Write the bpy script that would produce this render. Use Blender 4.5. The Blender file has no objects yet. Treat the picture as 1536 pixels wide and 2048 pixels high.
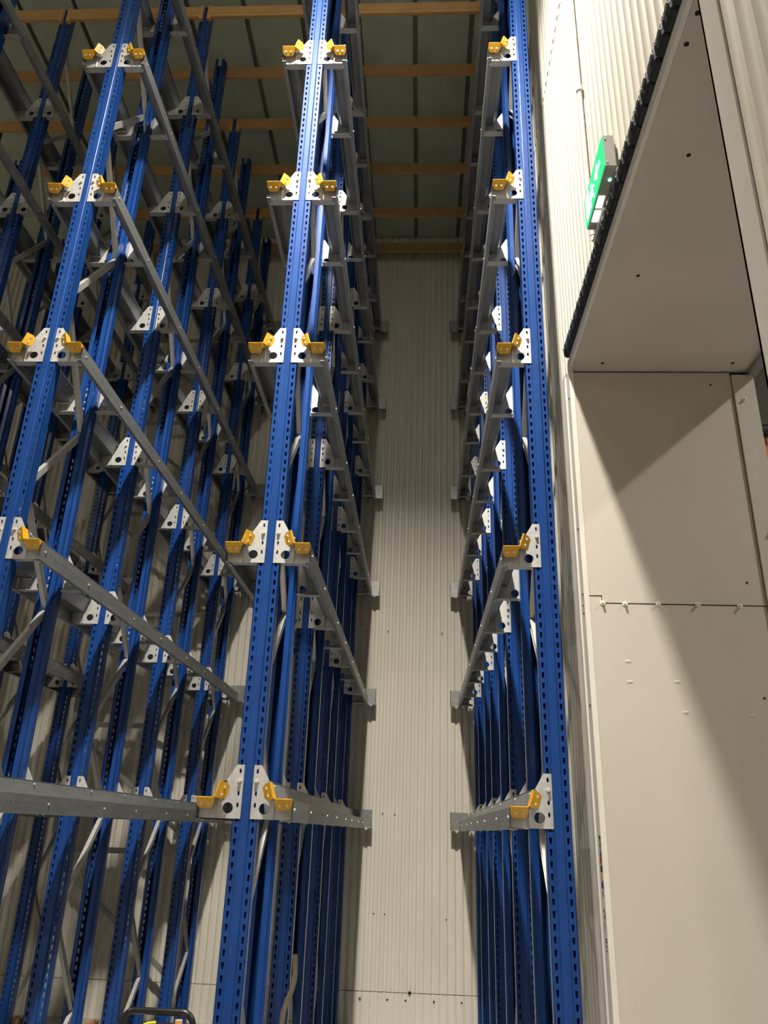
import bpy, bmesh, math, random
from mathutils import Vector, Matrix

random.seed(7)
scene = bpy.context.scene
COL = scene.collection

# ------------------------------------------------------------------ camera
F_PX, PITCH, YAW, ROLL = 1554.0, math.radians(22.339), math.radians(-3.113), math.radians(1.9267)
CAM = Vector((0.8111, -3.8537, 1.80))
fw = Vector((math.sin(YAW) * math.cos(PITCH), math.cos(YAW) * math.cos(PITCH), math.sin(PITCH)))
rt0 = Vector((math.cos(YAW), -math.sin(YAW), 0))
up0 = rt0.cross(fw)
rt = math.cos(ROLL) * rt0 + math.sin(ROLL) * up0
up = -math.sin(ROLL) * rt0 + math.cos(ROLL) * up0
cd = bpy.data.cameras.new('camera')
cam = bpy.data.objects.new('camera', cd)
COL.objects.link(cam)
cd.sensor_fit = 'VERTICAL'
cd.sensor_height = 36.0
cd.sensor_width = 27.0
cd.lens = F_PX / 2048.0 * 36.0
cd.clip_start = 0.05
cd.clip_end = 100
cam.matrix_world = Matrix(((rt.x, up.x, -fw.x, CAM.x), (rt.y, up.y, -fw.y, CAM.y),
                           (rt.z, up.z, -fw.z, CAM.z), (0, 0, 0, 1)))
scene.camera = cam

# ------------------------------------------------------------------ world, exposure
w = bpy.data.worlds.new('world')
scene.world = w
w.use_nodes = True
w.node_tree.nodes['Background'].inputs[0].default_value = (0.85, 0.92, 1.0, 1)
w.node_tree.nodes['Background'].inputs[1].default_value = 0.012
scene.view_settings.view_transform = 'Standard'
scene.view_settings.look = 'None'
scene.view_settings.exposure = 0.0
scene.view_settings.gamma = 1.0
scene.view_settings.use_curve_mapping = False
scene.cycles.use_denoising = True
scene.cycles.max_bounces = 4
scene.cycles.diffuse_bounces = 3
scene.cycles.glossy_bounces = 2
scene.cycles.transmission_bounces = 0
scene.cycles.caustics_reflective = False
scene.cycles.caustics_refractive = False
scene.cycles.use_adaptive_sampling = True
scene.cycles.adaptive_threshold = 0.05
scene.cycles.adaptive_min_samples = 16
scene.cycles.use_light_tree = False
scene.cycles.sample_clamp_indirect = 6.0

# lamps of the hall and an added fill lamp: position, tilt towards the racks (deg), beam power, beam spread (deg), wide power, where
LAMPS = [((0.33, -2.40, 9.30), 28, 195, 72, 98, 'above the aisle, tilted towards the racks'),
         ((0.20, -9.60, 8.90), 0, 170, 125, 30, 'behind the viewer over the aisle, added as unseen fill'),  # unseen lamp, added as fill to lift the shadows
         ((-6.80, -2.65, 8.90), 0, 150, 135, 35, 'far left in front of the racks'),
         ((6.60, -2.30, 7.70), 0, 230, 140, 60, 'in the next hall beyond the doorway')]
LAMP_COL = (1.0, 0.945, 0.85)

# ------------------------------------------------------------------ key dimensions
P = 1.45                                     # bay pitch
LINES = [-3, -2, -1, 0, 1]                   # rack rows, X = line * P
FRAMES = [(0.0, 0.66), (1.42, 2.09), (2.76, 3.43), (4.18, 4.84)]
ZL = [1.834, 3.0916, 4.334, 5.5723, 6.8257, 8.014]   # underside of the arms
TOP = 9.50
YWALL, XW, ROOF = 5.06, 1.65, 9.78
DOOR_Y0, DOOR_Y1, DOOR_Z, WALL_T = -2.20, 0.02, 4.29, 1.02

# ------------------------------------------------------------------ materials
MATS = {}
def mat(name, col, rough=0.5, metal=0.0, noise=0.0, scale=20.0, bump=0.0, bscale=60.0, stretch=(1, 1, 1),
        emit=None, estr=0.0, rvar=0.0, coat=0.0):
    m = bpy.data.materials.new(name)
    m.use_nodes = True
    nt = m.node_tree
    b = nt.nodes['Principled BSDF']
    b.inputs['Base Color'].default_value = (*col, 1)
    b.inputs['Roughness'].default_value = rough
    b.inputs['Metallic'].default_value = metal
    if coat:
        b.inputs['Coat Weight'].default_value = coat
        b.inputs['Coat Roughness'].default_value = 0.12
    if noise or bump or rvar:
        tc = nt.nodes.new('ShaderNodeTexCoord')
        mp = nt.nodes.new('ShaderNodeMapping')
        mp.inputs['Scale'].default_value = stretch
        nt.links.new(tc.outputs['Object'], mp.inputs['Vector'])
        n = nt.nodes.new('ShaderNodeTexNoise')
        n.inputs['Scale'].default_value = scale
        n.inputs['Detail'].default_value = 1.0
        nt.links.new(mp.outputs['Vector'], n.inputs['Vector'])
        if noise:
            r = nt.nodes.new('ShaderNodeMapRange')
            r.inputs[1].default_value = 0.3; r.inputs[2].default_value = 0.7
            r.inputs[3].default_value = 1 - noise; r.inputs[4].default_value = 1 + noise
            nt.links.new(n.outputs['Fac'], r.inputs[0])
            mx = nt.nodes.new('ShaderNodeVectorMath'); mx.operation = 'MULTIPLY'
            mx.inputs[0].default_value = col
            nt.links.new(r.outputs[0], mx.inputs[1])
            nt.links.new(mx.outputs[0], b.inputs['Base Color'])
        if rvar:
            r2 = nt.nodes.new('ShaderNodeMapRange')
            r2.inputs[1].default_value = 0.3; r2.inputs[2].default_value = 0.7
            r2.inputs[3].default_value = rough - rvar; r2.inputs[4].default_value = rough + rvar
            nt.links.new(n.outputs['Fac'], r2.inputs[0])
            nt.links.new(r2.outputs[0], b.inputs['Roughness'])
        if bump:
            n2 = nt.nodes.new('ShaderNodeTexNoise')
            n2.inputs['Scale'].default_value = bscale
            n2.inputs['Detail'].default_value = 1.0
            nt.links.new(mp.outputs['Vector'], n2.inputs['Vector'])
            bp = nt.nodes.new('ShaderNodeBump')
            bp.inputs['Strength'].default_value = bump
            bp.inputs['Distance'].default_value = 0.01
            nt.links.new(n2.outputs['Fac'], bp.inputs['Height'])
            nt.links.new(bp.outputs[0], b.inputs['Normal'])
    if emit:
        b.inputs['Emission Color'].default_value = (*emit, 1)
        b.inputs['Emission Strength'].default_value = estr
        m.cycles.emission_sampling = 'NONE'
    MATS[name] = m
    return m

mat('blue_paint', (0.010, 0.058, 0.25), 0.26, 0.0, 0.08, 6)
mat('galvanised', (0.34, 0.34, 0.33), 0.45, 0.55, 0.12, 35)
mat('galvanised_rail', (0.31, 0.32, 0.325), 0.42, 0.5, 0.10, 22, stretch=(1, 0.25, 1))
mat('galvanised_plate', (0.60, 0.595, 0.58), 0.45, 0.30, 0.06, 40)
mat('brace_steel', (0.55, 0.54, 0.51), 0.38, 0.45, 0.08, 30)
mat('bolt_steel', (0.85, 0.84, 0.80), 0.28, 0.4)
mat('yellow_paint', (0.82, 0.43, 0.018), 0.38, 0.0, 0.05, 30)
mat('orange_paint', (0.74, 0.43, 0.18), 0.45, 0.0, 0.06, 8)
mat('wall_cream', (0.76, 0.71, 0.61), 0.45, 0.0, 0.03, 3, stretch=(1, 1, 0.3))
mat('white_trim', (0.82, 0.77, 0.68), 0.40, 0.0, 0.03, 5)
mat('panel_beige', (0.63, 0.57, 0.49), 0.45, 0.0, 0.035, 2.2, 0.05, 3.0, (1, 1, 0.5))
mat('panel_post', (0.64, 0.585, 0.505), 0.55, 0.0, 0.05, 9, 0.08, 25, (1, 1, 0.2))
mat('roof_sheet', (0.62, 0.70, 0.56), 0.65, 0.0, 0.10, 2.5)
mat('roof_dark', (0.30, 0.30, 0.27), 0.7)
mat('concrete', (0.42, 0.41, 0.39), 0.5, 0.0, 0.12, 3)
mat('grey_plaster', (0.45, 0.43, 0.40), 0.7, 0.0, 0.05, 2)
mat('black_rubber', (0.018, 0.017, 0.018), 0.55, 0.0, 0.15, 30, 0.1, 80)
mat('black_gap', (0.012, 0.011, 0.010), 0.8)
mat('sign_grey', (0.42, 0.40, 0.37), 0.45, 0.0, 0.03, 10)
mat('sign_green', (0.02, 0.6, 0.2), 0.3, emit=(0.02, 0.75, 0.22), estr=0.95)
mat('sign_white', (0.9, 1.0, 0.95), 0.3, emit=(0.75, 1.0, 0.88), estr=2.4)
mat('lamp_window', (1, 1, 1), 0.3, emit=(1.0, 1.0, 0.97), estr=3.2)
mat('led_green', (0.1, 1, 0.4), 0.3, emit=(0.15, 1.0, 0.45), estr=7.0)
mat('lamp_lens', (1, 1, 1), 0.3, emit=LAMP_COL, estr=25.0)
mat('lamp_body', (0.08, 0.08, 0.085), 0.5, 0.4)
mat('black_paint', (0.014, 0.014, 0.015), 0.28, 0.0)
mat('yellow_cable', (0.85, 0.70, 0.05), 0.4)
mat('pipe_beige', (0.50, 0.43, 0.30), 0.35, 0.2)
mat('print_black', (0.03, 0.03, 0.03), 0.6)
mat('print_red', (0.45, 0.03, 0.03), 0.6)
mat('print_yellow', (0.65, 0.50, 0.08), 0.6)
mat('print_blue', (0.05, 0.05, 0.25), 0.6)
mat('print_grey', (0.32, 0.32, 0.29), 0.6)
mat('orange_plastic', (0.75, 0.17, 0.03), 0.5)

# ------------------------------------------------------------------ mesh helpers
class MB:
    def __init__(self):
        self.v, self.f, self.s = [], [], []
    def add(self, vs, fs, smooth=False):
        o = len(self.v)
        self.v += [tuple(p) for p in vs]
        self.f += [tuple(i + o for i in q) for q in fs]
        self.s += [smooth] * len(fs)
        return self
    def box(self, a, b):
        (x0, y0, z0), (x1, y1, z1) = a, b
        vs = [(x0, y0, z0), (x1, y0, z0), (x1, y1, z0), (x0, y1, z0), (x0, y0, z1), (x1, y0, z1), (x1, y1, z1), (x0, y1, z1)]
        return self.add(vs, [(0, 3, 2, 1), (4, 5, 6, 7), (0, 1, 5, 4), (1, 2, 6, 5), (2, 3, 7, 6), (3, 0, 4, 7)])
    def obox(self, c, ax, ay, az, h):          # oriented box, half sizes h
        c = Vector(c)
        vs = [c + ax * (h[0] * sx) + ay * (h[1] * sy) + az * (h[2] * sz)
              for sz in (-1, 1) for sx, sy in ((-1, -1), (1, -1), (1, 1), (-1, 1))]
        return self.add(vs, [(0, 3, 2, 1), (4, 5, 6, 7), (0, 1, 5, 4), (1, 2, 6, 5), (2, 3, 7, 6), (3, 0, 4, 7)])
    def cyl(self, c, axis, r, h, n=12, r2=None, smooth=True):
        axis = Vector(axis).normalized()
        a = axis.orthogonal().normalized(); b = axis.cross(a)
        c = Vector(c); r2 = r if r2 is None else r2
        lo = [c + (a * math.cos(t) + b * math.sin(t)) * r for t in [2 * math.pi * i / n for i in range(n)]]
        hi = [c + axis * h + (a * math.cos(t) + b * math.sin(t)) * r2 for t in [2 * math.pi * i / n for i in range(n)]]
        self.add(lo + hi, [(i, (i + 1) % n, n + (i + 1) % n, n + i) for i in range(n)], smooth)
        self.add(lo, [tuple(reversed(range(n)))]); self.add(hi, [tuple(range(n))])
        return self
    def tube(self, pts, r, n=10, caps=True):
        pts = [Vector(p) for p in pts]
        rings = []
        prev = None
        for i, p in enumerate(pts):
            d = (pts[min(i + 1, len(pts) - 1)] - pts[max(i - 1, 0)]).normalized()
            a = d.orthogonal().normalized() if prev is None else (prev - d * prev.dot(d)).normalized()
            prev = a
            b = d.cross(a)
            rings.append([p + (a * math.cos(2 * math.pi * k / n) + b * math.sin(2 * math.pi * k / n)) * r for k in range(n)])
        vs = [q for ring in rings for q in ring]
        fs = [(i * n + k, i * n + (k + 1) % n, (i + 1) * n + (k + 1) % n, (i + 1) * n + k) for i in range(len(pts) - 1) for k in range(n)]
        self.add(vs, fs, True)
        if caps:
            self.add(rings[0], [tuple(reversed(range(n)))]); self.add(rings[-1], [tuple(range(n))])
        return self
    def holed(self, o, u, z, nrm, width, z0, pitch, count, hw_top, hw_bot, hh, t, hu=None):
        """steel strip starting at o, width along u, running along z, one hole per pitch, thickness t along nrm"""
        o, u, z, nrm = Vector(o), Vector(u), Vector(z), Vector(nrm)
        hu = width / 2 if hu is None else hu
        for k in range(count):
            b = z0 + k * pitch
            c = b + pitch / 2
            out = [(0, b), (width, b), (width, b + pitch), (0, b + pitch)]
            inn = [(hu - hw_bot, c - hh), (hu + hw_bot, c - hh), (hu + hw_top, c + hh), (hu - hw_top, c + hh)]
            A = [o + u * p[0] + z * p[1] for p in out]
            B = [o + u * p[0] + z * p[1] for p in inn]
            C = [p + nrm * t for p in A]; D = [p + nrm * t for p in B]
            fs = []
            for i in range(4):
                j = (i + 1) % 4
                fs += [(i, j, 4 + j, 4 + i), (8 + j, 8 + i, 12 + i, 12 + j), (4 + i, 4 + j, 12 + j, 12 + i)]
            self.add(A + B + C + D, fs)
        return self
    def mesh(self, name, m, flip=False):
        me = bpy.data.meshes.new(name)
        me.from_pydata(self.v, [], self.f)
        me.materials.append(MATS[m])
        for p, s in zip(me.polygons, self.s):
            p.use_smooth = s
        bm = bmesh.new(); bm.from_mesh(me)
        bmesh.ops.recalc_face_normals(bm, faces=bm.faces)
        bm.to_mesh(me); bm.free()
        me.update()
        return me

def mirror_x(me, name):
    m2 = me.copy(); m2.name = name
    m2.transform(Matrix.Scale(-1, 4, (1, 0, 0)))
    m2.flip_normals()
    return m2

def obj(name, me, parent=None, loc=(0, 0, 0), rz=0.0):
    o = bpy.data.objects.new(name, me)
    COL.objects.link(o)
    o.location = loc
    o.rotation_euler = (0, 0, rz)
    if parent:
        o.parent = parent
    return o

def tag(o, label, cat, group=None):
    o['label'] = label; o['category'] = cat
    if group: o['group'] = group
    return o
def thing(name, label, cat, loc=(0, 0, 0), group=None):
    o = bpy.data.objects.new(name, None); COL.objects.link(o); o.location = loc
    o.empty_display_size = 0.1
    return tag(o, label, cat, group)
def struct(name, me, label, loc=(0, 0, 0), cat=None):
    o = obj(name, me, None, loc)
    o['kind'] = 'structure'; o['label'] = label
    if cat: o['category'] = cat
    return o

def plate2d(outer, holes, t, name='plate'):
    """flat plate in XZ with holes, thickness t along Y, as (verts, faces)"""
    cu = bpy.data.curves.new(name, 'CURVE'); cu.dimensions = '2D'; cu.fill_mode = 'BOTH'; cu.extrude = t / 2
    for pts in [outer] + holes:
        s = cu.splines.new('POLY'); s.points.add(len(pts) - 1)
        for p, q in zip(s.points, pts): p.co = (q[0], q[1], 0, 1)
        s.use_cyclic_u = True
    o = bpy.data.objects.new(name, cu); COL.objects.link(o)
    me = o.to_mesh()
    vs = [(v.co.x, v.co.z, v.co.y) for v in me.vertices]
    fs = [tuple(p.vertices) for p in me.polygons]
    o.to_mesh_clear()
    bpy.data.objects.remove(o); bpy.data.curves.remove(cu)
    return vs, fs

# ------------------------------------------------------------------ setting
def corr_mesh(name, width, z0, z1, pitch=0.08, amp=0.011, m='wall_cream', seg=10, t=0.0015):
    """corrugated sheet in XZ, front faces -Y, wave crest at y = -amp"""
    n = int(round(width / pitch * seg))
    mb = MB()
    xs = [width * i / n for i in range(n + 1)]
    def yy(x):
        c = math.cos(2 * math.pi * x / pitch)
        return -amp * (1 - 2 * ((1 - c) / 2) ** 2.4)
    fr = [(x, yy(x), z) for z in (z0, z1) for x in xs]
    bk = [(x, yy(x) + t, z) for z in (z0, z1) for x in xs]
    mb.add(fr, [(i, i + 1, n + 2 + i, n + 1 + i) for i in range(n)], True)
    mb.add(bk, [(i + 1, i, n + 1 + i, n + 2 + i) for i in range(n)], True)
    for z in (z0, z1):
        a = [(x, yy(x), z) for x in xs]; b = [(x, yy(x) + t, z) for x in xs]
        mb.add(a + b, [(i, n + 1 + i, n + 2 + i, i + 1) for i in range(n)])
    me = bpy.data.meshes.new(name)
    me.from_pydata(mb.v, [], mb.f)
    me.materials.append(MATS[m])
    for p, s in zip(me.polygons, mb.s): p.use_smooth = s
    return me

XL, YR, XR2 = -9.6, -13.0, 9.0               # far left wall, wall behind the viewer, next hall's far wall
struct('floor', MB().box((XL, YR, -0.2), (XR2, YWALL + 0.3, 0)).mesh('floor', 'concrete'), 'grey concrete warehouse floor')
SH = 1.04
# back wall
wb = struct('wall_back', MB().box((XL, YWALL + 0.012, 0), (XW + 0.3, YWALL + 0.25, ROOF + 0.1)).mesh('wall_back', 'grey_plaster'),
            'cream corrugated back wall behind the racks')
LAP = 6.73
sheet_lo = corr_mesh('sheet_lower', SH, 0.335, LAP + 0.08)
sheet_hi = corr_mesh('sheet_upper', SH, LAP, ROOF - 0.02)
n_b = int((XW - XL) / SH) + 1
for i in range(n_b):
    x = XW - SH * (i + 1)
    obj('cladding_sheet', sheet_lo, wb, (x, YWALL - 0.002, 0))
    obj('cladding_sheet', sheet_hi, wb, (x, YWALL - 0.006, 0))
fx = MB()
for (x, z) in [(0.42, 1.98), (0.55, 1.97), (1.17, 1.94), (0.36, 1.02), (0.47, 1.02), (1.10, 0.99), (-0.25, 2.0), (-0.30, 1.02), (0.16, 3.95), (0.42, 3.96), (1.05, 3.95),
               (-1.7, 1.0), (-2.3, 1.0), (-2.9, 1.0), (-1.62, 0.45)]:
    fx.cyl((x, YWALL - 0.010, z), (0, -1, 0), 0.007, 0.006, 8)
o = obj('wall_screws', fx.mesh('wall_screws', 'black_gap'), wb); o['kind'] = 'stuff'
kb = struct('baseboard_back', MB().box((XL, YWALL - 0.006, 0), (XW, YWALL + 0.012, 0.328)).mesh('kerb', 'wall_cream'), 'cream kerb strip along the foot of the back wall')
ksh = corr_mesh('kerb_sheet', SH, 0.0, 0.330, amp=0.006)
for i in range(n_b):
    obj('kerb_sheet', ksh, kb, (XW - SH * (i + 1), YWALL - 0.014, 0))
ks = MB()
for x in (-0.05, 0.25, 0.52, 0.70, 0.98, 1.25):
    ks.cyl((x, YWALL - 0.017, 0.27), (0, -1, 0), 0.009, 0.006, 8)
ks.cyl((0.74, YWALL - 0.017, 0.335), (0, -1, 0), 0.016, 0.008, 6)
o = obj('kerb_screws', ks.mesh('kerb_screws', 'black_gap'), kb); o['kind'] = 'stuff'

# right wall: solid core pieces with corrugated sheets, doorway between
core = MB()
core.box((XW + 0.014, DOOR_Y1 + 0.03, 0), (XW + WALL_T - 0.01, YWALL + 0.25, ROOF + 0.1))
core.box((XW + 0.014, YR, DOOR_Z + 0.02), (XW + WALL_T - 0.01, DOOR_Y1 + 0.03, ROOF + 0.1))
core.box((XW + 0.014, YR, 0), (XW + WALL_T - 0.01, DOOR_Y0 - 0.02, DOOR_Z + 0.02))
wr = struct('wall_right', core.mesh('wall_right_core', 'grey_plaster'), 'cream corrugated right-hand wall with a tall doorway')
def wsheet(me, y1, dx=0.0):                   # sheet whose far edge is at y1, facing -X
    o = obj('cladding_sheet', me, wr, (XW + 0.002 + dx, y1, 0), -math.pi / 2)
    return o
# beyond the doorway
me_far_lo = corr_mesh('sheet_far_lower', SH, 0.02, LAP + 0.08)
me_far_hi = corr_mesh('sheet_far_upper', SH, LAP, ROOF - 0.02)
me_door_lo = corr_mesh('sheet_lintel', SH, DOOR_Z + 0.03, LAP + 0.08)
me_near_lo = corr_mesh('sheet_near', SH, 0.02, LAP + 0.08)
y = YWALL - 0.012
Y_FAR_END = 0.20
k = 0
while y - SH > Y_FAR_END - 0.01:
    wsheet(me_far_lo, y); wsheet(me_far_hi, y, -0.004); y -= SH
wlast = y - Y_FAR_END
if wlast > 0.02:
    wsheet(corr_mesh('sheet_far_end', wlast, 0.02, LAP + 0.08), y)
    wsheet(corr_mesh('sheet_far_end_upper', wlast, LAP, ROOF - 0.02), y, -0.004)
y = Y_FAR_END
n_l = 3
wl = (Y_FAR_END - (DOOR_Y0 - 0.10)) / n_l
wl = round(wl / 0.08) * 0.08
ml = corr_mesh('sheet_lintel', wl, DOOR_Z + 0.03, LAP + 0.08); mh = corr_mesh('sheet_lintel_upper', wl, LAP, ROOF - 0.02)
for i in range(n_l):
    wsheet(ml, y); wsheet(mh, y, -0.004); y -= wl
y_near = min(y, DOOR_Y0 - 0.105)
yy0 = DOOR_Y0 - 0.115
while yy0 - SH > YR:
    wsheet(me_near_lo, yy0); wsheet(me_far_hi, yy0, -0.004); yy0 -= SH

# door trims
tb = MB()
tb.box((XW - 0.012, 0.0165, 0), (XW + 0.014, 0.075, DOOR_Z - 0.002))
tb.box((XW - 0.006, 0.075, 0), (XW + 0.014, 0.135, DOOR_Z + 0.03))
tb.box((XW - 0.014, 0.135, 0), (XW + 0.014, 0.205, DOOR_Z + 0.05))
t1 = struct('trim_1', tb.mesh('trim_corner', 'white_trim'), 'white stepped corner trim on the far side of the doorway')
tb = MB()
tb.box((XW - 0.015, DOOR_Y0, DOOR_Z), (XW + 0.003, DOOR_Y1 + 0.012, DOOR_Z + 0.052))
struct('trim_2', tb.mesh('trim_head', 'white_trim'), 'slim white trim along the lower edge of the doorway head')
tb = MB()
tb.box((XW - 0.014, DOOR_Y0 - 0.105, 0), (XW + 0.014, DOOR_Y0, DOOR_Z + 0.02))
tb.box((XW - 0.014, DOOR_Y0 - 0.01, 0), (XW + WALL_T, DOOR_Y0, DOOR_Z))
struct('trim_3', tb.mesh('trim_near', 'white_trim'), 'wide white jamb trim at the near side of the doorway')
struct('trim_4', MB().box((XW - 0.004, DOOR_Y0 - 0.118, 0), (XW + 0.012, DOOR_Y0 - 0.104, DOOR_Z + 1.5)).mesh('trim_gap', 'black_gap'), 'narrow black gap strip beside the near jamb trim')
# little screws on the corner trim
ts = MB()
for z in (4.12, 3.32, 2.96, 2.90, 2.86, 2.40, 1.05):
    ts.cyl((XW - 0.012, 0.045, z), (-1, 0, 0), 0.006, 0.004, 8)
o = obj('trim_screws', ts.mesh('trim_screws', 'print_black'), t1); o['kind'] = 'stuff'
# print on the protective film of the corner trim
def mark(name, z0, z1, y0, y1, m):
    obj(name, MB().box((XW - 0.0132, y0, z0), (XW - 0.0119, y1, z1)).mesh(name, m), t1)
ym = 0.047
for (z0, z1, m) in [(1.697, 1.722, 'print_red'), (1.662, 1.688, 'print_black'), (1.629, 1.655, 'print_yellow'), (1.595, 1.621, 'print_blue'), (1.568, 1.586, 'print_grey')]:
    mark('printed_block', z0, z1, ym - 0.018, ym + 0.018, m)
g = MB()
def stroke(z0, z1, y0, y1):
    g.box((XW - 0.0132, y0, z0), (XW - 0.0119, y1, z1))
for zc in (1.800, 1.775):                     # printed characters above the colour blocks
    stroke(zc - 0.008, zc - 0.005, ym - 0.012, ym + 0.012); stroke(zc + 0.004, zc + 0.007, ym - 0.012, ym + 0.012)
    stroke(zc - 0.008, zc + 0.007, ym - 0.002, ym + 0.002)
stroke(1.735, 1.757, ym - 0.003, ym + 0.003); stroke(1.735, 1.739, ym - 0.012, ym + 0.012)
stroke(1.728, 1.812, ym - 0.022, ym - 0.019); stroke(1.728, 1.731, ym - 0.022, ym + 0.02); stroke(1.809, 1.812, ym - 0.022, ym + 0.02)
stroke(1.500, 1.512, ym - 0.002, ym + 0.012); stroke(1.470, 1.500, ym - 0.012, ym - 0.006); stroke(1.478, 1.484, ym - 0.006, ym + 0.006)
stroke(1.430, 1.462, ym + 0.004, ym + 0.009); stroke(1.380, 1.386, ym - 0.012, ym + 0.010); stroke(1.392, 1.396, ym - 0.012, ym + 0.010)
stroke(1.380, 1.396, ym - 0.003, ym + 0.001); stroke(1.362, 1.367, ym - 0.012, ym + 0.010); stroke(1.346, 1.350, ym - 0.012, ym + 0.010)
o = obj('printed_characters', g.mesh('printed_characters', 'print_black'), t1)

# door reveal (faces the viewer) and soffit
rv = struct('wall_reveal', MB().box((XW + 0.012, DOOR_Y1 + 0.016, 0), (XW + WALL_T, DOOR_Y1 + 0.03, DOOR_Z)).mesh('reveal_core', 'black_gap'), 'deep beige reveal on the far side of the doorway')
XJ = 2.548
obj('panel', MB().box((1.729, DOOR_Y1, 2.912), (XJ - 0.003, DOOR_Y1 + 0.018, DOOR_Z - 0.012)).box((XW + 0.0145, DOOR_Y1, 2.950), (1.729, DOOR_Y1 + 0.018, DOOR_Z - 0.012)).mesh('reveal_upper', 'panel_beige'), rv)
obj('panel', MB().box((1.725, DOOR_Y1, 0.0), (XJ - 0.003, DOOR_Y1 + 0.018, 2.905)).box((XW + 0.0145, DOOR_Y1, 0.0), (1.725, DOOR_Y1 + 0.018, 2.943)).mesh('reveal_lower', 'panel_beige'), rv)
obj('post', MB().box((XJ + 0.003, DOOR_Y1 - 0.012, 0.0), (XW + WALL_T, DOOR_Y1 + 0.02, DOOR_Z - 0.03)).mesh('reveal_post', 'panel_post'), rv)
sm = MB().cyl((0, 0, 0), (0, -1, 0), 0.014, 0.003, 12).cyl((0, -0.003, 0), (0, -1, 0), 0.007, 0.014, 6).mesh('reveal_screw', 'white_trim')
for x, z in [(1.729, 2.909), (1.841, 2.907), (2.007, 2.909), (2.204, 2.912), (2.413, 2.907), (2.62, 3.3), (2.60, 4.10)]:
    obj('screw', sm, rv, (x, DOOR_Y1 - (0.012 if x > XJ else 0), z))
dh = MB().cyl((0, 0, 0), (0, -1, 0), 0.006, 0.002, 8).mesh('drill_hole', 'black_gap')
for x, z in [(2.465, 3.03), (2.465, 2.45), (2.43, 4.2)]:
    obj('drill_hole', dh, rv, (x, DOOR_Y1, z))
dm = MB()
N = 10
ring = [(math.cos(2 * math.pi * i / N), math.sin(2 * math.pi * i / N)) for i in range(N)]
vs = [(0, -0.0028, 0)] + [(0.007 * c, -0.0018, 0.004 * s) for c, s in ring] + [(0.020 * c, -0.0002, 0.010 * s) for c, s in ring]
dm.add(vs, [(0, 1 + i, 1 + (i + 1) % N) for i in range(N)] + [(1 + i, 1 + N + i, 1 + N + (i + 1) % N, 1 + (i + 1) % N) for i in range(N)], True)
dme = dm.mesh('dent', 'panel_beige')
for x, z in [(1.831, 2.613), (1.832, 2.513), (2.06, 2.518), (2.085, 2.373), (2.398, 2.365)]:
    obj('dent', dme, rv, (x, DOOR_Y1, z))
so = struct('ceiling_doorway', MB().box((XW + 0.004, DOOR_Y0, DOOR_Z), (XW + WALL_T, DOOR_Y1 + 0.016, DOOR_Z + 0.018)).mesh('soffit', 'panel_beige'), 'flat beige soffit above the doorway')
dh2 = MB().cyl((0, 0, 0), (0, 0, -1), 0.009, 0.002, 10).mesh('rivet_hole', 'black_gap')
for x, yq in [(1.833, -1.523), (1.821, -0.809), (1.814, -0.061), (2.534, -0.066), (1.681, -2.098), (1.679, -1.99), (2.3, -1.52)]:
    obj('rivet_hole', dh2, so, (x, yq, DOOR_Z))
obj('edge_angle', MB().box((XW + WALL_T - 0.03, DOOR_Y0, DOOR_Z - 0.035), (XW + WALL_T + 0.02, DOOR_Y1, DOOR_Z)).mesh('edge_angle', 'galvanised'), so)

# roof of profiled sheets
cl = struct('ceiling', MB().box((XL, YR, ROOF + 0.05), (XR2, YWALL + 0.25, ROOF + 0.2)).mesh('roof_core', 'roof_dark'), 'dim olive-green sheet roof of the warehouse')
RP = 0.60
rp = MB().box((0.026, YR, 0), (RP - 0.026, YWALL + 0.02, 0.03)).mesh('roof_panel', 'roof_sheet')
x = 1.26 - RP * 19
while x < XR2 - RP:
    obj('roof_panel', rp, cl, (x, 0, ROOF)); x += RP
# far walls that close the hall
struct('wall_left', MB().box((XL - 0.2, YR, 0), (XL, YWALL + 0.2, ROOF)).mesh('wall_left', 'wall_cream'), 'plain cream wall on the far left of the hall')
struct('wall_front', MB().box((XL, YR - 0.2, 0), (XR2, YR, ROOF)).mesh('wall_front', 'wall_cream'), 'plain cream wall behind the viewer')
struct('wall_next_hall', MB().box((XR2, YR, 0), (XR2 + 0.2, YWALL + 0.25, ROOF)).mesh('wall_next', 'grey_plaster'), 'grey far wall of the next hall seen through the doorway')
struct('wall_next_end', MB().box((XW + WALL_T - 0.01, YWALL + 0.02, 0), (XR2, YWALL + 0.25, ROOF)).mesh('wall_next_end', 'grey_plaster'), 'grey end wall of the next hall')

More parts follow.
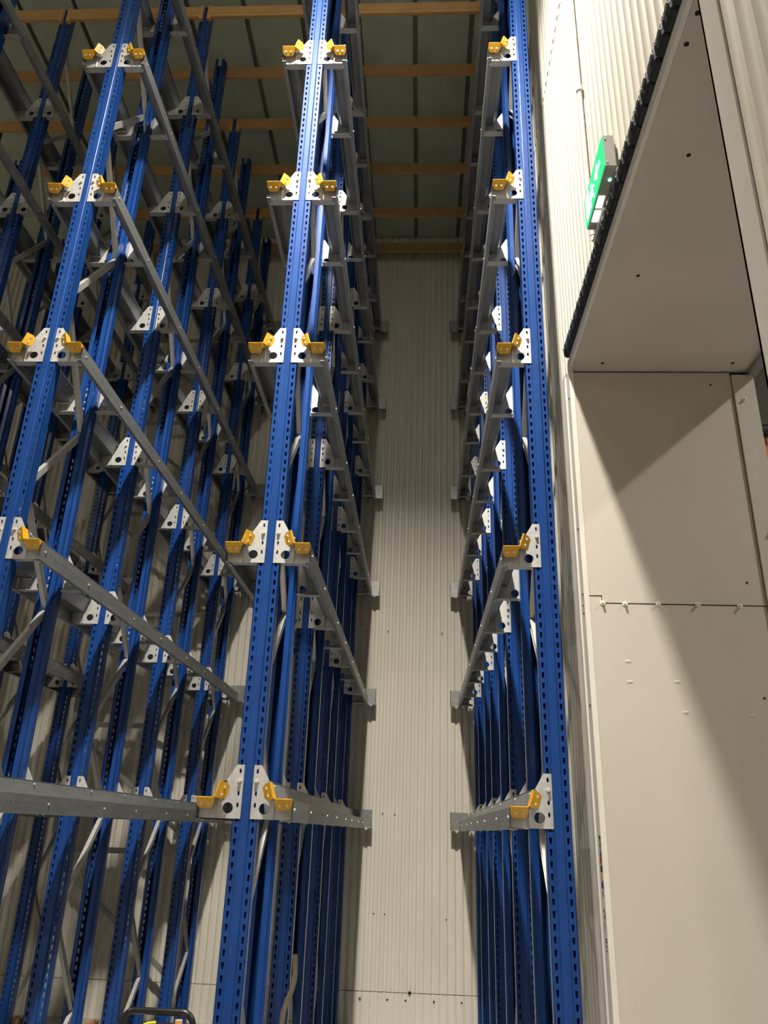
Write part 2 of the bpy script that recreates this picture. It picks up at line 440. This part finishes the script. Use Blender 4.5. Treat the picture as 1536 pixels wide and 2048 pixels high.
# ------------------------------------------------------------------ rack meshes
HP = 0.05
NH = 188
UW, CW, UD, T = 0.059, 0.021, 0.100, 0.0025
def upright_mesh():
    mb = MB()
    L = TOP - 0.010
    z0 = 0.010
    # proud centre strip with its two steps
    mb.box((-CW + 0.006, 0.0, z0), (CW - 0.006, T, z0 + L))
    for s in (-1, 1):
        pr_ = [(CW - 0.006, 0.0), (CW - 0.0035, 0.0008), (CW - 0.0015, 0.003), (CW, 0.0075), (CW + 0.001, 0.013), (CW + 0.001, 0.013 + T), (CW - 0.0025, 0.0075), (CW - 0.006, T)]
        n_ = len(pr_)
        vs_ = [(s * p[0], p[1], z0) for p in pr_] + [(s * p[0], p[1], z0 + L) for p in pr_]
        mb.add(vs_, [(i, i + 1, n_ + i + 1, n_ + i) for i in range(4)], True)
        mb.add(vs_, [(i, (i + 1) % n_, n_ + (i + 1) % n_, n_ + i) for i in range(4, n_)] + [tuple(range(n_)), tuple(range(n_, 2 * n_))])
        # perforated strips
        a = CW if s > 0 else -UW
        mb.holed((a, 0.013, z0), (1, 0, 0), (0, 0, 1), (0, 1, 0), UW - CW, 0.0, HP, NH, 0.0065, 0.0042, 0.0135, T, hu=(UW - CW) * 0.5)
        mb.box((a, 0.013, z0 + NH * HP), (a + UW - CW, 0.013 + T, z0 + L))
        # side wall, shallow step, lip
        xs = s * UW
        mb.box((min(xs, xs - s * T), 0.013, z0), (max(xs, xs - s * T), 0.060, z0 + L))
        x2 = s * (UW - 0.012)
        mb.add([(xs, 0.060, z0), (x2, 0.074, z0), (x2, 0.074, z0 + L), (xs, 0.060, z0 + L),
                (xs - s * T, 0.060, z0), (x2 - s * T, 0.075, z0), (x2 - s * T, 0.075, z0 + L), (xs - s * T, 0.060, z0 + L)],
               [(0, 1, 2, 3), (5, 4, 7, 6), (0, 3, 7, 4), (1, 5, 6, 2), (3, 2, 6, 7), (0, 4, 5, 1)])
        mb.box((min(x2, x2 - s * T), 0.074, z0), (max(x2, x2 - s * T), UD, z0 + L))
        mb.box((min(x2, x2 - s * 0.029), UD - T, z0), (max(x2, x2 - s * 0.029), UD, z0 + L))
    return mb.mesh('upright', 'blue_paint')
UP = upright_mesh()
BASE = MB().box((-0.08, -0.03, 0), (0.08, 0.13, 0.010)).mesh('base_plate', 'galvanised')

REAR_N = [0.65, 1.85, 2.97, 4.16, 5.59, 7.03, 8.46]
FRONT_N = [0.15, 1.25, 2.40, 3.55, 4.87, 6.30, 7.75, 9.15]
def brace_mesh(y0, z0, y1, z1, side):
    a, b = Vector((0, y0, z0)), Vector((0, y1, z1))
    d = (b - a).normalized(); X = Vector((1, 0, 0)); n = d.cross(X).normalized()
    L = (b - a).length / 2 + 0.02; c = (a + b) / 2
    mb = MB()
    w_, dd, t = 0.019, 0.026, 0.002
    mb.obox(c + X * (side * 0.012), X, n, d, (t / 2, w_, L))
    mb.obox(c + X * (side * 0.012 - side * dd / 2) + n * w_, X, n, d, (dd / 2, t / 2, L))
    mb.obox(c + X * (side * 0.012 - side * dd / 2) - n * w_, X, n, d, (dd / 2, t / 2, L))
    for p in (a, b):
        mb.cyl(p + X * (side * 0.012), X * side, 0.008, 0.008, 6)
    return mb.mesh('brace', 'brace_steel')
def braces(dep):
    out = []
    yf, yr = 0.080, dep - 0.080
    for i, zr in enumerate(REAR_N):
        out.append(brace_mesh(yf, FRONT_N[i], yr, zr - 0.03, 1))
        out.append(brace_mesh(yr, zr + 0.03, yf, FRONT_N[i + 1], -1))
    return out
BR = braces(0.665)

def circ(cx, cz, r, n=20):
    return [(cx + r * math.cos(2 * math.pi * i / n), cz + r * math.sin(2 * math.pi * i / n)) for i in range(n)]
def slot(cx, cz, hw=0.0055, hh=0.011):
    return [(cx - hw, cz - hh * 0.4), (cx - hw * 0.3, cz - hh), (cx + hw * 0.6, cz - hh), (cx + hw, cz - hh * 0.3),
            (cx + hw, cz + hh * 0.8), (cx + hw * 0.3, cz + hh), (cx - hw * 0.5, cz + hh)]
def arm_mesh():
    outer = [(0.023, 0.0), (0.023, 0.240), (0.060, 0.240), (0.1085, 0.158), (0.1335, 0.0845), (0.2195, 0.0805), (0.2195, 0.0)]
    holes = [circ(0.086, 0.046, 0.0245), slot(0.041, 0.212), slot(0.041, 0.168, 0.004, 0.006), slot(0.041, 0.112), slot(0.041, 0.060)]
    vs, fs = plate2d(outer, holes, 0.004)
    mb = MB()
    y0 = 0.013 - 0.0022
    mb.add([(v[0], v[1] + y0, v[2]) for v in vs], fs)
    # bottom flange, top flange, stiffening fold, outer end
    mb.box((0.062, y0, 0.0), (0.2195, y0 + 0.045, 0.0035))
    mb.box((0.136, y0, 0.0770), (0.2195, y0 + 0.030, 0.0800))
    mb.box((0.216, y0, 0.0), (0.2195, y0 + 0.045, 0.080))
    mb.add([(0.128, y0 - 0.002, 0.002), (0.140, y0 - 0.002, 0.002), (0.134, y0 - 0.009, 0.002),
            (0.128, y0 - 0.002, 0.080), (0.140, y0 - 0.002, 0.080), (0.134, y0 - 0.009, 0.080)],
           [(0, 2, 1), (3, 4, 5), (0, 3, 5, 2), (2, 5, 4, 1), (1, 4, 3, 0)])
    return mb.mesh('arm', 'galvanised_plate')
ARM_R = arm_mesh(); ARM_L = mirror_x(ARM_R, 'arm_left')
bb = MB().cyl((0, 0, 0), (0, -1, 0), 0.011, 0.003, 10).cyl((0, -0.003, 0), (0, -1, 0), 0.0085, 0.010, 6)
BOLT = bb.mesh('bolt', 'bolt_steel')

RY0, RY1 = -0.020, 4.885
def rail_mesh():
    mb = MB()
    LN = RY1 - RY0
    n = int(LN / 0.05)
    pit = LN / n
    t = 0.003
    A, B, C_ = (0.1115, 0.166), (0.1365, 0.0845), (0.2225, 0.0845)
    # sloping web with a row of small holes
    u = Vector((B[0] - A[0], 0, B[1] - A[1])); wlen = u.length; u.normalize()
    nr = Vector((0, 1, 0)).cross(u)
    mb.holed((A[0], RY0, A[1]), u, (0, 1, 0), nr, wlen, 0, pit, n, 0.004, 0.004, 0.004, t, hu=0.018)
    # folded top edge of the web, flange, lip
    mb.box((A[0] - 0.012, RY0, A[1] - 0.001), (A[0] + 0.002, RY1, A[1] + 0.002))
    mb.box((B[0] - 0.001, RY0, B[1]), (C_[0] + 0.002, RY1, B[1] + t))
    mb.holed((C_[0], RY0, -0.004), (0, 0, 1), (0, 1, 0), (1, 0, 0), C_[1] + 0.004, 0, pit, n, 0.0045, 0.0045, 0.0045, t, hu=0.050)
    mb.box((C_[0] - 0.022, RY0, -0.0075), (C_[0] + t, RY1, -0.004))
    return mb.mesh('rail', 'galvanised_rail')
RAIL_R = rail_mesh(); RAIL_L = mirror_x(RAIL_R, 'rail_left')
BRK_Y = []
for (a, b) in FRAMES: BRK_Y += [a + 0.03, b - 0.03]
def rail_bolts():
    mb = MB()
    for yb in BRK_Y:
        mb.cyl((0.2255, yb, 0.046), (1, 0, 0), 0.0065, 0.005, 8)
        mb.cyl((0.122, yb + 0.0, 0.148), (1, 0, 0.31), 0.006, 0.006, 8)
        mb.cyl((0.205, yb, -0.0075), (0, 0, -1), 0.0065, 0.005, 8)
    return mb.mesh('rail_bolts', 'bolt_steel')
RB_R = rail_bolts(); RB_L = mirror_x(RB_R, 'rail_bolts_left')

def wedge(mb, o, along, outw, ln, hgt, dep):
    """folded cap: lip of depth dep along -Y at the outer edge, face sloping back; o = middle of the outer edge"""
    o, along, outw = Vector(o), Vector(along).normalized(), Vector(outw).normalized()
    Y = Vector((0, -1, 0))
    h = ln / 2; c = 0.012; t = 0.003
    # lip on the outer side
    mb.obox(o + Y * (dep / 2 - 0.010) + outw * (t / 2), along, Y, outw, (h, dep / 2 + 0.010, t / 2))
    # sloping face with clipped corners
    f = lambda s, e: o + along * s + outw * (-hgt * e) + Y * (dep * (1 - e) + 0.001)
    pts = [f(-h, 0), f(h, 0), f(h, 0.62), f(h - c, 1.0), f(-h + c, 1.0), f(-h, 0.62)]
    nrm = (pts[1] - pts[0]).cross(pts[2] - pts[1]).normalized() * t
    b = [p + nrm for p in pts]
    mb.add(pts + b, [(0, 1, 2, 3, 4, 5), (11, 10, 9, 8, 7, 6)] + [(i, (i + 1) % 6, 6 + (i + 1) % 6, 6 + i) for i in range(6)])
    # side gussets
    for s in (-h, h):
        q = [o + along * s + Y * dep, o + along * s, o + along * s - outw * hgt * 0.62 + Y * (dep * 0.38)]
        q2 = [p + along * (t if s < 0 else -t) for p in q]
        mb.add(q + q2, [(0, 1, 2), (5, 4, 3), (0, 3, 4, 1), (1, 4, 5, 2), (2, 5, 3, 0)])
CAP_FR, CAP_WR = MB(), MB()
CAPY = RY0 - 0.001
wedge(CAP_FR, (0.1835, CAPY, 0.0885), (1, 0, 0), (0, 0, 1), 0.080, 0.047, 0.040)
ua = Vector((0.1115 - 0.1365, 0, 0.166 - 0.0845)).normalized()
un = Vector((ua.z, 0, -ua.x))
wo = Vector((0.124, CAPY, 0.1255)) + un * 0.004
wedge(CAP_WR, wo, ua, un, 0.074, 0.044, 0.034)
CAP_F = CAP_FR.mesh('cap_flange', 'yellow_paint'); CAP_W = CAP_WR.mesh('cap_web', 'yellow_paint')
CAP_FL = mirror_x(CAP_F, 'cap_flange_left'); CAP_WL = mirror_x(CAP_W, 'cap_web_left')
SCREW = MB().cyl((0, 0, 0), (0, -1, 0), 0.0065, 0.008, 8).mesh('cap_screw', 'bolt_steel')
SCR_F = [(0.166, CAPY - 0.014, 0.060), (0.201, CAPY - 0.014, 0.060)]
SCR_W = [tuple(wo - un * 0.024 + ua * s + Vector((0, -0.014, 0))) for s in (-0.017, 0.017)]
st = MB()
st.box((0.130, RY1 - 0.004, 0.0), (0.225, RY1, 0.172))
st.box((0.225, RY1 - 0.016, 0.0), (0.229, RY1, 0.172))
st.box((0.229, RY1 - 0.016, 0.0), (0.315, RY1 - 0.012, 0.172))
st.box((0.262, RY1 - 0.020, 0.0), (0.268, RY1 - 0.012, 0.172))
st.box((0.311, RY1 - 0.016, 0.0), (0.315, RY1 + 0.020, 0.172))
st.box((0.130, RY1 - 0.004, 0.0), (0.134, YWALL - 0.018, 0.172))
STOP_R = st.mesh('end_stop', 'galvanised'); STOP_L = mirror_x(STOP_R, 'end_stop_left')

# ------------------------------------------------------------------ rack placement
ROW = {-3: 'leftmost rack row', -2: 'second rack row from left', -1: 'middle rack row',
       0: 'fourth rack row from left', 1: 'rightmost rack row'}
DEPTH = ['front', 'second', 'third', 'rearmost']
LEVEL = ['lowest', 'second-lowest', 'third-lowest', 'fourth-lowest', 'second-highest', 'highest']
for ln in LINES:
    X = ln * P
    sides = ([1] if ln < 1 else []) + ([-1] if ln > -3 else [])
    for fi, (ya, yb) in enumerate(FRAMES):
        fr = thing('rack_frame', f'blue perforated steel upright frame, {DEPTH[fi]} one of the {ROW[ln]}', 'rack frame', (X, ya, 0), 'blue upright frames of the racking')
        obj('upright', UP, fr, (0, 0, 0))
        obj('upright', UP, fr, (0, yb - ya, 0), math.pi)
        obj('base_plate', BASE, fr, (0, 0, 0)); obj('base_plate', BASE, fr, (0, yb - ya, 0), math.pi)
        for b in BR:
            obj('brace', b, fr)
        for lv, z in enumerate(ZL):
            for s in sides:
                am = ARM_R if s > 0 else ARM_L
                a1 = obj('arm', am, fr, (0, 0, z))
                a2 = obj('arm', ARM_L if s > 0 else ARM_R, fr, (0, yb - ya, z), math.pi)
                if fi <= 1 and ln >= -2:
                    obj('bolt', BOLT, a1, (s * 0.041, 0.0088, 0.168))
    for lv, z in enumerate(ZL):
        for s in sides:
            r = thing('pallet_rail', f'galvanised {LEVEL[lv]} pallet rail on {"right" if s > 0 else "left"} side of {ROW[ln]}', 'rail', (X, 0, z), 'pallet rails of the racking')
            obj('rail', RAIL_R if s > 0 else RAIL_L, r)
            o = obj('rail_bolts', RB_R if s > 0 else RB_L, r); o['kind'] = 'stuff'
            c1 = obj('end_cap', CAP_F if s > 0 else CAP_FL, r); c2 = obj('end_cap', CAP_W if s > 0 else CAP_WL, r)
            c1['label'] = 'yellow folded end cap on the rail flange'; c2['label'] = 'yellow folded end cap on the sloping rail web'
            for c, pts in ((c1, SCR_F), (c2, SCR_W)):
                for p in pts: obj('screw', SCREW, c, (s * p[0], p[1], p[2]))
            e = obj('end_stop', STOP_R if s > 0 else STOP_L, r); e['label'] = 'grey sheet-metal end stop at the back wall'

# orange top tie beams
tbm = MB()
bl = P - 2 * 0.025
tbm.box((-bl / 2, -0.034, 0), (bl / 2, -0.002, 0.145))
tbm.box((-bl / 2, -0.038, 0.045), (bl / 2, -0.034, 0.080))
TBEAM = tbm.mesh('beam', 'orange_paint')
cn = MB()
cn.box((-0.019, -0.040, -0.030), (0.019, -0.001, 0.155))
CONN = cn.mesh('connector', 'orange_paint')
ROWY = []
for (a, b) in FRAMES: ROWY += [(a, 0), (b, 1)]
BAYN = {-3: 'the leftmost bay', -2: 'second bay from left', -1: 'third bay from left', 0: 'the rightmost bay'}
RANK = ['', '', 'nearest the viewer', 'second nearest', 'third nearest', 'third from back wall', 'second from back wall', 'at the back wall']
for ln in LINES[:-1]:
    for ri, (yq, rear) in enumerate(ROWY):
        if ri < 2: continue
        xb = (ln + 0.5) * P
        b = thing('tie_beam', f'orange tie beam under the roof across {BAYN[ln]}, {RANK[ri]}', 'beam',
                  (xb, yq + (0.013 if not rear else -0.013), 9.335), 'orange tie beams joining the upright tops')
        if rear: b.rotation_euler = (0, 0, math.pi)
        obj('beam', TBEAM, b)
        for s in (-1, 1): obj('connector', CONN, b, (s * (P / 2 - 0.041), 0, 0))

# spine bracing between rows -2 and -1 at the back
def bar(a, b, wdt, thk, m, name, mesh_name):
    a, b = Vector(a), Vector(b)
    d = (b - a).normalized(); Y = Vector((0, 1, 0)); n = d.cross(Y).normalized()
    mb = MB(); c = (a + b) / 2; L = (b - a).length / 2
    mb.obox(c, d, n, Y, (L, wdt / 2, thk / 2))
    mb.obox(c + n * (wdt / 2) + Y * 0.014, d, n, Y, (L, thk / 2, 0.014))
    return mb.mesh(mesh_name, m)
YB = 4.842
for k in range(6):
    z = 1.53 + 1.262 * k
    o = obj('tie_bar', bar((-2 * P - 0.05, 0, 0), (-P + 0.05, 0, 0), 0.055, 0.003, 'galvanised', 'tie_bar', 'tie_bar'), None, (0, YB, z))
    tag(o, f'horizontal galvanised tie bar at the back wall, just below the {LEVEL[k]} rails', 'tie bar', 'horizontal tie bars near the back wall')
    o = obj('diagonal_brace', bar((-2 * P - 0.02, 0, -0.13), (-P + 0.02, 0, -1.28), 0.045, 0.003, 'galvanised', 'diag', 'diag'), None, (0, YB + 0.004, z))
    tag(o, f'galvanised diagonal brace at the back wall sloping down below the {LEVEL[k]} tie bar', 'brace', 'diagonal braces near the back wall')

# ------------------------------------------------------------------ exit sign
sx0, sx1, sy0, sy1, sz0, sz1 = XW - 0.072, XW - 0.022, -1.275, -0.885, 4.500, 4.675
es = thing('exit_sign', 'green lit emergency exit sign on the right-hand wall above the doorway', 'exit sign', (sx0, sy0, sz0))
hb = MB()
L_, W_, H_ = sy1 - sy0, sx1 - sx0, sz1 - sz0
hb.box((0.004, 0, 0), (W_, L_, H_))
hb.box((W_, 0.02, 0.015), (W_ + 0.012, L_ - 0.02, H_ - 0.03))
obj('housing', hb.mesh('sign_housing', 'sign_grey'), es)
obj('wall_bracket', MB().box((W_ + 0.010, 0.10, 0.03), (XW - sx0 + 0.004, L_ - 0.10, H_ - 0.05)).mesh('sign_bracket', 'sign_grey'), es)
fc = obj('sign_face', MB().box((-0.002, 0.004, 0.004), (0.004, L_ - 0.002, H_ - 0.006)).mesh('sign_face', 'sign_green'), es)
fc['label'] = 'glowing green sign face with white pictograms'
def pict(polys, name):
    mb = MB()
    for q in polys:
        v = [(-0.0035, p[0] * L_, p[1] * H_) for p in q]; v2 = [(-0.0015, a[1], a[2]) for a in v]
        n = len(v)
        mb.add(v + v2, [tuple(range(n)), tuple(reversed(range(n, 2 * n)))] + [(i, (i + 1) % n, n + (i + 1) % n, n + i) for i in range(n)])
    o = obj(name, mb.mesh(name, 'sign_white'), fc)
    return o
# arrow (near half) and running figure with door (far half)
pict([[(0.16, 0.44), (0.33, 0.44), (0.33, 0.58), (0.16, 0.58)], [(0.31, 0.26), (0.44, 0.51), (0.31, 0.76)]], 'arrow_pictogram')
pict([[(0.56, 0.66), (0.60, 0.60), (0.64, 0.66), (0.60, 0.74)], [(0.54, 0.36), (0.62, 0.36), (0.64, 0.58), (0.56, 0.58)],
      [(0.50, 0.14), (0.53, 0.12), (0.61, 0.36), (0.55, 0.38)], [(0.60, 0.36), (0.67, 0.24), (0.66, 0.10), (0.69, 0.10), (0.71, 0.27), (0.63, 0.40)],
      [(0.48, 0.40), (0.55, 0.52), (0.54, 0.57), (0.47, 0.45)], [(0.63, 0.55), (0.69, 0.44), (0.71, 0.47), (0.64, 0.59)],
      [(0.74, 0.10), (0.92, 0.10), (0.92, 0.86), (0.74, 0.86)]], 'runner_pictogram')
for q in (0, 1):
    y0q = 0.175 + q * 0.088
    obj('light_window', MB().box((0.012, y0q, -0.002), (0.040, y0q + 0.074, 0.001)).mesh('light_window', 'lamp_window'), es)
obj('status_light', MB().cyl((0.040, 0.080, 0.0), (0, 0, -1), 0.007, 0.004, 12).mesh('status_light', 'led_green'), es)
sc_ = MB().cyl((0, 0, 0), (0, -1, 0), 0.004, 0.003, 10).mesh('sign_screw', 'bolt_steel')
obj('screw', sc_, es, (0.012, 0, 0.020)); obj('screw', sc_, es, (0.012, 0, H_ - 0.020))

# conduit feeding the sign
cpts = [(XW - 0.022, -0.790, z / 100) for z in range(455, 960, 45)] + [(XW - 0.022, -0.79, ROOF - 0.05)]
cdt = thing('cable_conduit', 'thin cream cable conduit running up the right-hand wall to the roof', 'conduit', (XW - 0.022, -0.79, 4.5))
obj('pipe', MB().tube([(0, 0, 0.05), (0, 0, 1.0), (0, 0, 3.0), (0, 0, ROOF - 4.56)], 0.012, 10).mesh('conduit_pipe', 'white_trim'), cdt)
obj('coupling', MB().cyl((0, 0, 1.04), (0, 0, 1), 0.018, 0.035, 14).mesh('conduit_coupling', 'white_trim'), cdt)
obj('elbow', MB().tube([(0, 0, 0.05), (0, -0.004, 0.02), (0, -0.02, 0.0), (0, -0.08, -0.01), (0, -0.24, -0.01)], 0.009, 10).mesh('conduit_elbow', 'white_trim'), cdt)

# black rubber bumper strip along the doorway head
bs = thing('rubber_bumper', 'black segmented rubber bumper strip bolted along the doorway head', 'bumper', (XW, DOOR_Y0, DOOR_Z + 0.054))
SEG = 0.0935
def pad_mesh():
    L = SEG - 0.002
    prof = [(-0.012, 0.0), (-0.030, 0.002), (-0.041, 0.012), (-0.044, 0.042), (-0.041, 0.072), (-0.032, 0.083), (-0.012, 0.085)]
    mb = MB()
    n = len(prof)
    ys = [0, 0.007, L - 0.007, L]
    sc = [0.80, 1.0, 1.0, 0.80]
    vs = []
    for yq, s in zip(ys, sc):
        vs += [(-0.012 + (p[0] + 0.012) * s, yq, 0.042 + (p[1] - 0.042) * s) for p in prof]
    fs = [(i * n + k, i * n + k + 1, (i + 1) * n + k + 1, (i + 1) * n + k) for i in range(3) for k in range(n - 1)]
    fs += [tuple(range(n)), tuple(3 * n + k for k in reversed(range(n)))]
    fs += [(i * n, (i + 1) * n, (i + 1) * n + n - 1, i * n + n - 1) for i in range(3)]
    mb.add(vs, fs)
    # shallow round boss on the front
    mb.cyl((-0.043, L * 0.32, 0.045), (-1, 0, 0), 0.019, 0.003, 14, 0.017)
    return mb.mesh('bumper_pad', 'black_rubber')
PAD = pad_mesh()
BB = MB().cyl((0, 0, 0), (-1, 0, 0), 0.0085, 0.006, 8).mesh('bumper_bolt', 'bolt_steel')
nseg = int((DOOR_Y1 - 0.03 - DOOR_Y0) / SEG)
for k in range(nseg):
    p = obj('pad', PAD, bs, (0, (DOOR_Y1 - 0.04 - DOOR_Y0) - (k + 1) * SEG, 0))
    if k % 3 != 1:
        obj('bolt', BB, p, (-0.0430, 0.068, 0.048))
obj('backing_strip', MB().box((-0.013, -0.05, 0.006), (-0.006, DOOR_Y1 - 0.04 - DOOR_Y0, 0.088)).mesh('bumper_backing', 'white_trim'), bs)

# ------------------------------------------------------------------ high-bay lamps
for (pos, tilt, pw, spread, pwide, where) in LAMPS:
    lt = thing('high_bay_lamp', f'round black high-bay lamp hanging {where}', 'lamp', pos, 'high-bay lamps of the halls')
    m = MB().cyl((0, 0, 0.02), (0, 0, 1), 0.20, 0.05, 24, 0.17).cyl((0, 0, 0.07), (0, 0, 1), 0.09, 0.10, 16)
    hd = obj('lamp_head', m.mesh('lamp_housing', 'lamp_body'), lt)
    hd.rotation_euler = (math.radians(tilt), 0, 0)
    obj('lens', MB().cyl((0, 0, 0.012), (0, 0, 1), 0.17, 0.010, 24).mesh('lamp_lens', 'lamp_lens'), hd)
    obj('hanger', MB().tube([(0, 0, 0.10), (0, 0, ROOF + 0.02 - pos[2])], 0.008, 6).mesh('lamp_hanger', 'lamp_body'), lt)
    for nm, e, sp in (('lamp_beam', pw, spread), ('lamp_glow', pwide, 180)):
        ld = bpy.data.lights.new(nm, 'AREA')
        ld.shape = 'DISK'; ld.size = 0.32; ld.energy = e; ld.color = LAMP_COL; ld.spread = math.radians(sp)
        lo = bpy.data.objects.new(nm, ld); COL.objects.link(lo)
        lo.parent = hd; lo.location = (0, 0, 0.005 if nm == 'lamp_beam' else 0.004)
        if nm == 'lamp_glow': lo.rotation_euler = (-math.radians(tilt) * 0.6, 0, 0)

# ------------------------------------------------------------------ small things on the floor
# bent tube standing beside the central rack row
bt = thing('bent_tube', 'beige bent steel tube with an open end beside the fourth rack row', 'pipe', (0.105, 0.90, 0))
pts = [(0, 0, 0), (0, 0, 0.80), (0.004, 0.005, 0.90), (0.018, 0.03, 0.955), (0.034, 0.06, 0.995), (0.042, 0.085, 1.04), (0.043, 0.09, 1.08), (0.035, 0.10, 1.16)]
obj('tube', MB().tube(pts, 0.015, 14).mesh('bent_tube', 'pipe_beige'), bt)
obj('bore', MB().cyl((0.035, 0.10, 1.1595), (-0.1, 0.1, 1), 0.0125, 0.006, 14).mesh('bent_tube_bore', 'black_gap'), bt)

# trolley with black loop handle
tr = thing('hand_trolley', 'hand trolley with black loop handle and yellow cables in front of the rack', 'trolley', (-0.150, -0.50, 0))
hw, zt, rr = 0.134, 1.153, 0.045
loop = [(-hw, 0, 0.16), (-hw, 0, zt - rr)]
for i in range(1, 7):
    a = math.pi - i * math.pi / 2 / 6
    loop.append((-hw + rr + rr * math.cos(a), 0, zt - rr + rr * math.sin(a)))
for i in range(0, 7):
    a = math.pi / 2 - i * math.pi / 2 / 6
    loop.append((hw - rr + rr * math.cos(a), 0, zt - rr + rr * math.sin(a)))
loop += [(hw, 0, 0.16)]
obj('handle', MB().tube(loop, 0.012, 12).mesh('trolley_handle', 'black_paint'), tr)
obj('control_box', MB().box((-0.05, 0.0, 0.98), (0.10, 0.07, 1.105)).box((-0.03, -0.02, 1.0), (0.06, 0.0, 1.08)).mesh('trolley_box', 'black_paint'), tr)
obj('cable', MB().tube([(0.0, -0.02, 1.122), (-0.03, -0.02, 1.118), (-0.055, -0.02, 1.108), (-0.058, -0.02, 1.100), (-0.03, -0.02, 1.102), (0.005, -0.02, 1.102)], 0.0045, 8).mesh('trolley_cable', 'yellow_cable'), tr)
obj('cable', MB().tube([(0.035, -0.022, 1.105), (0.055, -0.022, 1.100), (0.070, -0.022, 1.085), (0.075, -0.022, 1.05), (0.06, -0.022, 1.0)], 0.0045, 8).mesh('trolley_cable2', 'yellow_cable'), tr)
obj('knob', MB().cyl((0.085, -0.02, 1.115), (0, 0, 1), 0.014, 0.018, 10).mesh('trolley_knob', 'orange_paint'), tr)
obj('platform', MB().box((-0.19, -0.12, 0.12), (0.19, 0.42, 0.16)).mesh('trolley_platform', 'black_paint'), tr)
whl = MB().cyl((-0.012, 0, 0), (1, 0, 0), 0.06, 0.024, 18).mesh('trolley_wheel', 'black_rubber')
for xx, yq in ((-0.16, -0.07), (0.16, -0.07), (-0.16, 0.36), (0.16, 0.36)):
    obj('wheel', whl, tr, (xx, yq, 0.06))

# orange blocks on the floor by the back wall
for x, wd, lab in ((-3.06, 0.11, 'small orange floor block at the lower left corner of the view'), (-2.305, 0.095, 'small orange floor block by the back wall, left of the trolley handle')):
    bm_ = MB().box((0, 0, 0), (wd, 0.10, 0.05)).box((0.02, 0.02, 0.05), (wd - 0.02, 0.08, 0.062))
    o = obj('floor_block', bm_.mesh('floor_block', 'orange_paint'), None, (x, 4.62, 0)); tag(o, lab, 'block', 'orange floor blocks')

# black insulated pipe in the next hall, fixed to the wall beyond the doorway
pp = thing('insulated_pipe', 'black insulated pipe in the next hall glimpsed past the doorway post', 'pipe', (XW + WALL_T - 0.01, 1.95, 4.93))
obj('pipe', MB().tube([(0, 0, 0), (0.6, 0.0, 0.0), (1.0, -0.02, 0.02), (1.6, 0, 0.0), (2.6, 0, 0)], 0.055, 12).mesh('insulated_pipe', 'black_rubber'), pp)
obj('strap', MB().box((0.86, -0.02, -0.26), (1.10, 0.02, -0.12)).box((0.96, -0.012, -0.14), (0.99, 0.012, 0.0)).mesh('pipe_strap', 'orange_plastic'), pp)
